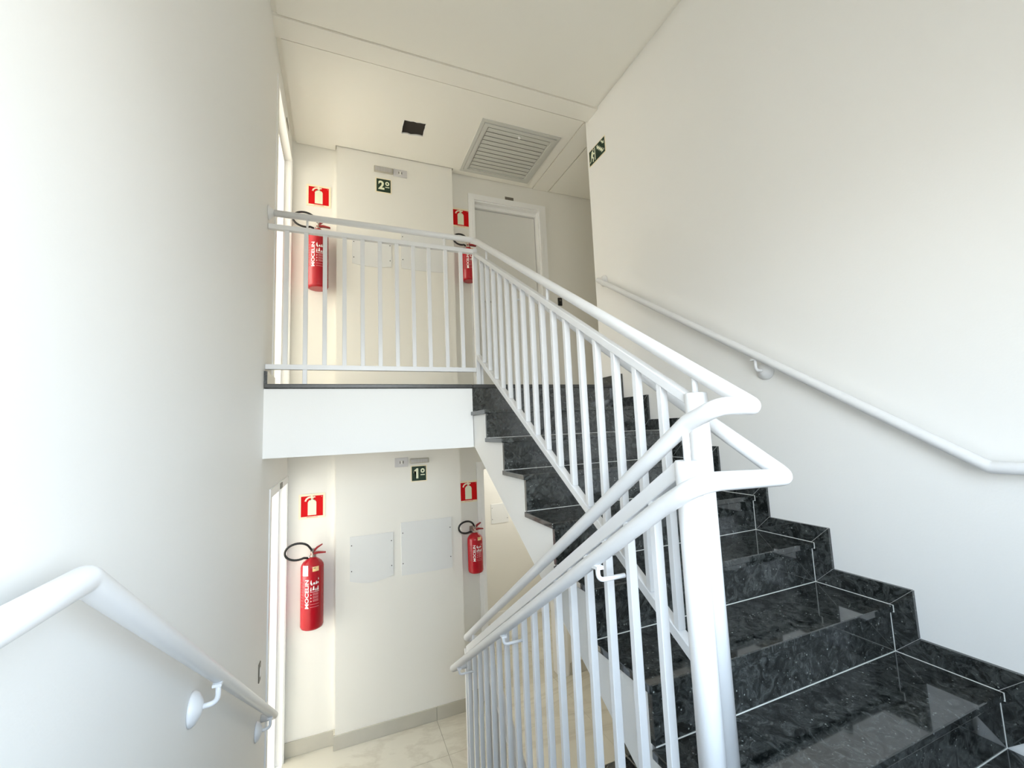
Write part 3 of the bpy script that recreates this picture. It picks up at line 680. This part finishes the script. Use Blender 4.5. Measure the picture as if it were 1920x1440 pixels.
# ------------------------------------------------------------------ extinguishers
def extinguisher(x, y, zb, ztop, r, label, stickers=1):
    """zb: bottom; ztop: top of shoulder; the valve sits above"""
    t_ = thing('fire_extinguisher', label, 'extinguisher', (x, y, zb), 'fire extinguishers')
    H = ztop - zb; k = r / .09
    bm = bmesh.new()
    lathe(bm, [(r * .80, 0), (r * .93, .006), (r, .022), (r, H - .075 * k), (r * .96, H - .058 * k), (r * .80, H - .036 * k), (r * .5, H - .014 * k), (r * .28, H)], x, y, zb, 'z', 48)
    obj('cylinder', bm, RED, t_)
    bm = bmesh.new(); lathe(bm, [(.016, 0), (.020, .003), (.020, .018), (.014, .022), (.014, .045), (.016, .048), (.016, .062), (.009, .066)], x, y, ztop - .004, 'z', 20); nk = obj('valve_neck', bm, BRASS, t_)
    zt = ztop + .045
    # levers to the right
    def lever(a, b, w0, w1, h):
        a = Vector(a); b = Vector(b); d = (b - a).normalized(); up_ = Vector((-d.z, 0, d.x))
        mid = (a + b) / 2 + up_ * .006
        P = [a - up_ * h, mid - up_ * h * 1.0, b - up_ * h * .5, b + up_ * h * .5, mid + up_ * h, a + up_ * h]
        return prism([(p.x, p.z) for p in P], 1, y - w0, y + w0)
    obj('carry_lever', lever((x - .012, y, zt - .020), (x + .105 * k, y, zt - .020), .012, .01, .008), DRED, t_)
    obj('squeeze_lever', lever((x + .0, y, zt - .008), (x + .078 * k, y, zt + .050 * k), .010, .01, .007), DRED, t_)
    bm = bmesh.new(); tube(bm, [(x - .004, y - .016, zt + .012), (x - .004, y - .006, zt + .012)], .012, 16); obj('pressure_gauge', bm, CHROME, t_)
    # hose loop on the left
    zc = zt + .012
    pts_ = []
    cx_, ax, az = x - .112 * k, .095 * k, .068 * k
    for i in range(25):
        a = math.radians(22 + i * (300 - 22) / 24)
        pts_.append((cx_ + ax * math.cos(a) * (1.0), y - .020 - .016 * math.sin(math.pi * i / 24), zc + az * math.sin(a) + .004))
    pts_ = [(x - .004, y - .008, zt + .010)] + pts_ + [(x - .030, y - .012, zc - az * .92)]
    bm = bmesh.new(); tube(bm, fillet(pts_, .01, 2), .0085, 12); obj('hose', bm, BLACK, t_)
    bm = bmesh.new(); tube(bm, [(x - .034, y - .012, zc - az * .92), (x - .012, y - .006, zt - .038)], .0085, 12); obj('hose_ferrule', bm, CHROME, t_)
    # bracket to the wall
    obj('wall_hook', B((x - .012, x + .012, y + .010, YB, zt - .045, zt - .030), (x - .020, x + .020, YB - .003, YB, zt - .075, zt - .005)), BRASS, t_)
    # printing, wrapped round the cylinder. u: metres to the right of the front line, v: height
    def wrap(k_): 
        def f(u, v_, _): a = u / r; rr = r + .0006 + .0003 * k_; return (x + rr * math.sin(a), y - rr * math.cos(a), v_)
        return f
    def rect(u0, u1, v0, v1, k_=1, n_=8):
        bm = bmesh.new(); W = wrap(k_)
        for i in range(n_):
            a, b = u0 + (u1 - u0) * i / n_, u0 + (u1 - u0) * (i + 1) / n_
            bm.faces.new([bm.verts.new(W(*q, 0)) for q in ((a, v0), (b, v0), (b, v1), (a, v1))])
        bmesh.ops.remove_doubles(bm, verts=bm.verts[:], dist=1e-5)
        return bm
    def polys(P, k_=1):
        return poly_bm(P, wrap(k_))
    sc = H / .55
    z0, z1 = zb + .175 * sc, zb + .395 * sc       # extent of the brand lettering
    bm = text_bm('MOCELIN', .1, .0018)
    W = wrap(2); ub, ut = -.022 * k, -.052 * k    # baseline to the right of the cap line: reads upwards
    remap(bm, lambda a, b, c: W(ub + b * (ut - ub), z0 + a * (z1 - z0), 0)); obj('brand_lettering', bm, WHITE, t_)
    u0, u1 = -.010 * k, .058 * k
    P = []; hgt = z1 - z0
    # two rows of small pictograms, then ruled rows of text
    def V(s): return z0 + s * hgt
    for (a, b, c, d) in ((0, .18, .84, .99), (.10, .24, .80, .88), (.30, .55, .82, .90), (.58, .78, .82, .94), (.80, .95, .84, .90), (.90, .98, .96, 1.04)):
        ua, ub_ = u0 + a * (u1 - u0), u0 + b * (u1 - u0); P.append([(ua, V(c)), (ub_, V(c)), (ub_ - .3 * (ub_ - ua), V(d)), (ua + .2 * (ub_ - ua), V((c + d) / 2 + .03))])
    obj('pictograms', polys(P, 2), WHITE, t_)
    P = []
    for (a, b, c, d) in ((0, .14, .60, .74), (.22, .48, .62, .78), (.54, .70, .60, .70), (.76, .96, .60, .76)):
        ua, ub_ = u0 + a * (u1 - u0), u0 + b * (u1 - u0); P.append([(ua, V(c)), (ub_, V(c)), (ub_ - .2 * (ub_ - ua), V(d)), (ua + .4 * (ub_ - ua), V(d - .03))])
    obj('pictograms', polys(P, 2), WHITE, t_)
    bm = rect(u0, u1, V(.555), V(.57), 2)
    obj('ruled_line', bm, WHITE, t_)
    for s_ in (.44, .33, .22):
        for j in range(3):
            obj('small_print', rect(u0 + .018 * k, u1 - .004, V(s_ + j * .03), V(s_ + j * .03 + .014), 1), PINK, t_)
        obj('bullet', polys([[(u0 + .002, V(s_)), (u0 + .010 * k, V(s_ + .01)), (u0 + .006 * k, V(s_ + .06))]], 2), WHITE, t_)
    for v0, v1 in ((.03, .045), (.125, .14)): obj('small_print', rect(u0, u1, V(v0), V(v1), 1), PINK, t_)
    for j in range(9): obj('small_print', rect(-.098 * k, -.066 * k, V(.03 + j * .105), V(.03 + j * .105 + .05), 1), DRED, t_)
    za = zb + .455 * sc
    st_ = obj('inspection_sticker', rect(.006 * k, .056 * k, za, za + .038 * k, 1), YELL, t_)
    obj('sticker_print', rect(.012 * k, .030 * k, za + .024 * k, za + .030 * k, 2), PLATE, t_)
    if stickers > 1:
        zs = zb + .425 * sc
        obj('paper_sticker', rect(-.076 * k, -.028 * k, zs, zs + .078, 1), WHITE, t_)
        for j in range(4): obj('sticker_print', rect(-.068 * k, -.038 * k, zs + .020 + j * .011, zs + .024 + j * .011, 2), PLAST, t_)
    return t_
extinguisher(.200, YB - .118, -1.800, -1.262, .085, 'large red extinguisher on the lower storey wall, below the left sign', 2)
extinguisher(1.572, YB - .105, -1.600, -1.245, .070, 'smaller red extinguisher on the lower storey wall, under the stair slab')
extinguisher(.222, YB - .118, .970, 1.512, .085, 'large red extinguisher behind the landing railing, left of the shaft', 1)
extinguisher(1.594, YB - .105, 1.176, 1.527, .070, 'smaller red extinguisher behind the landing railing, beside the closed door')
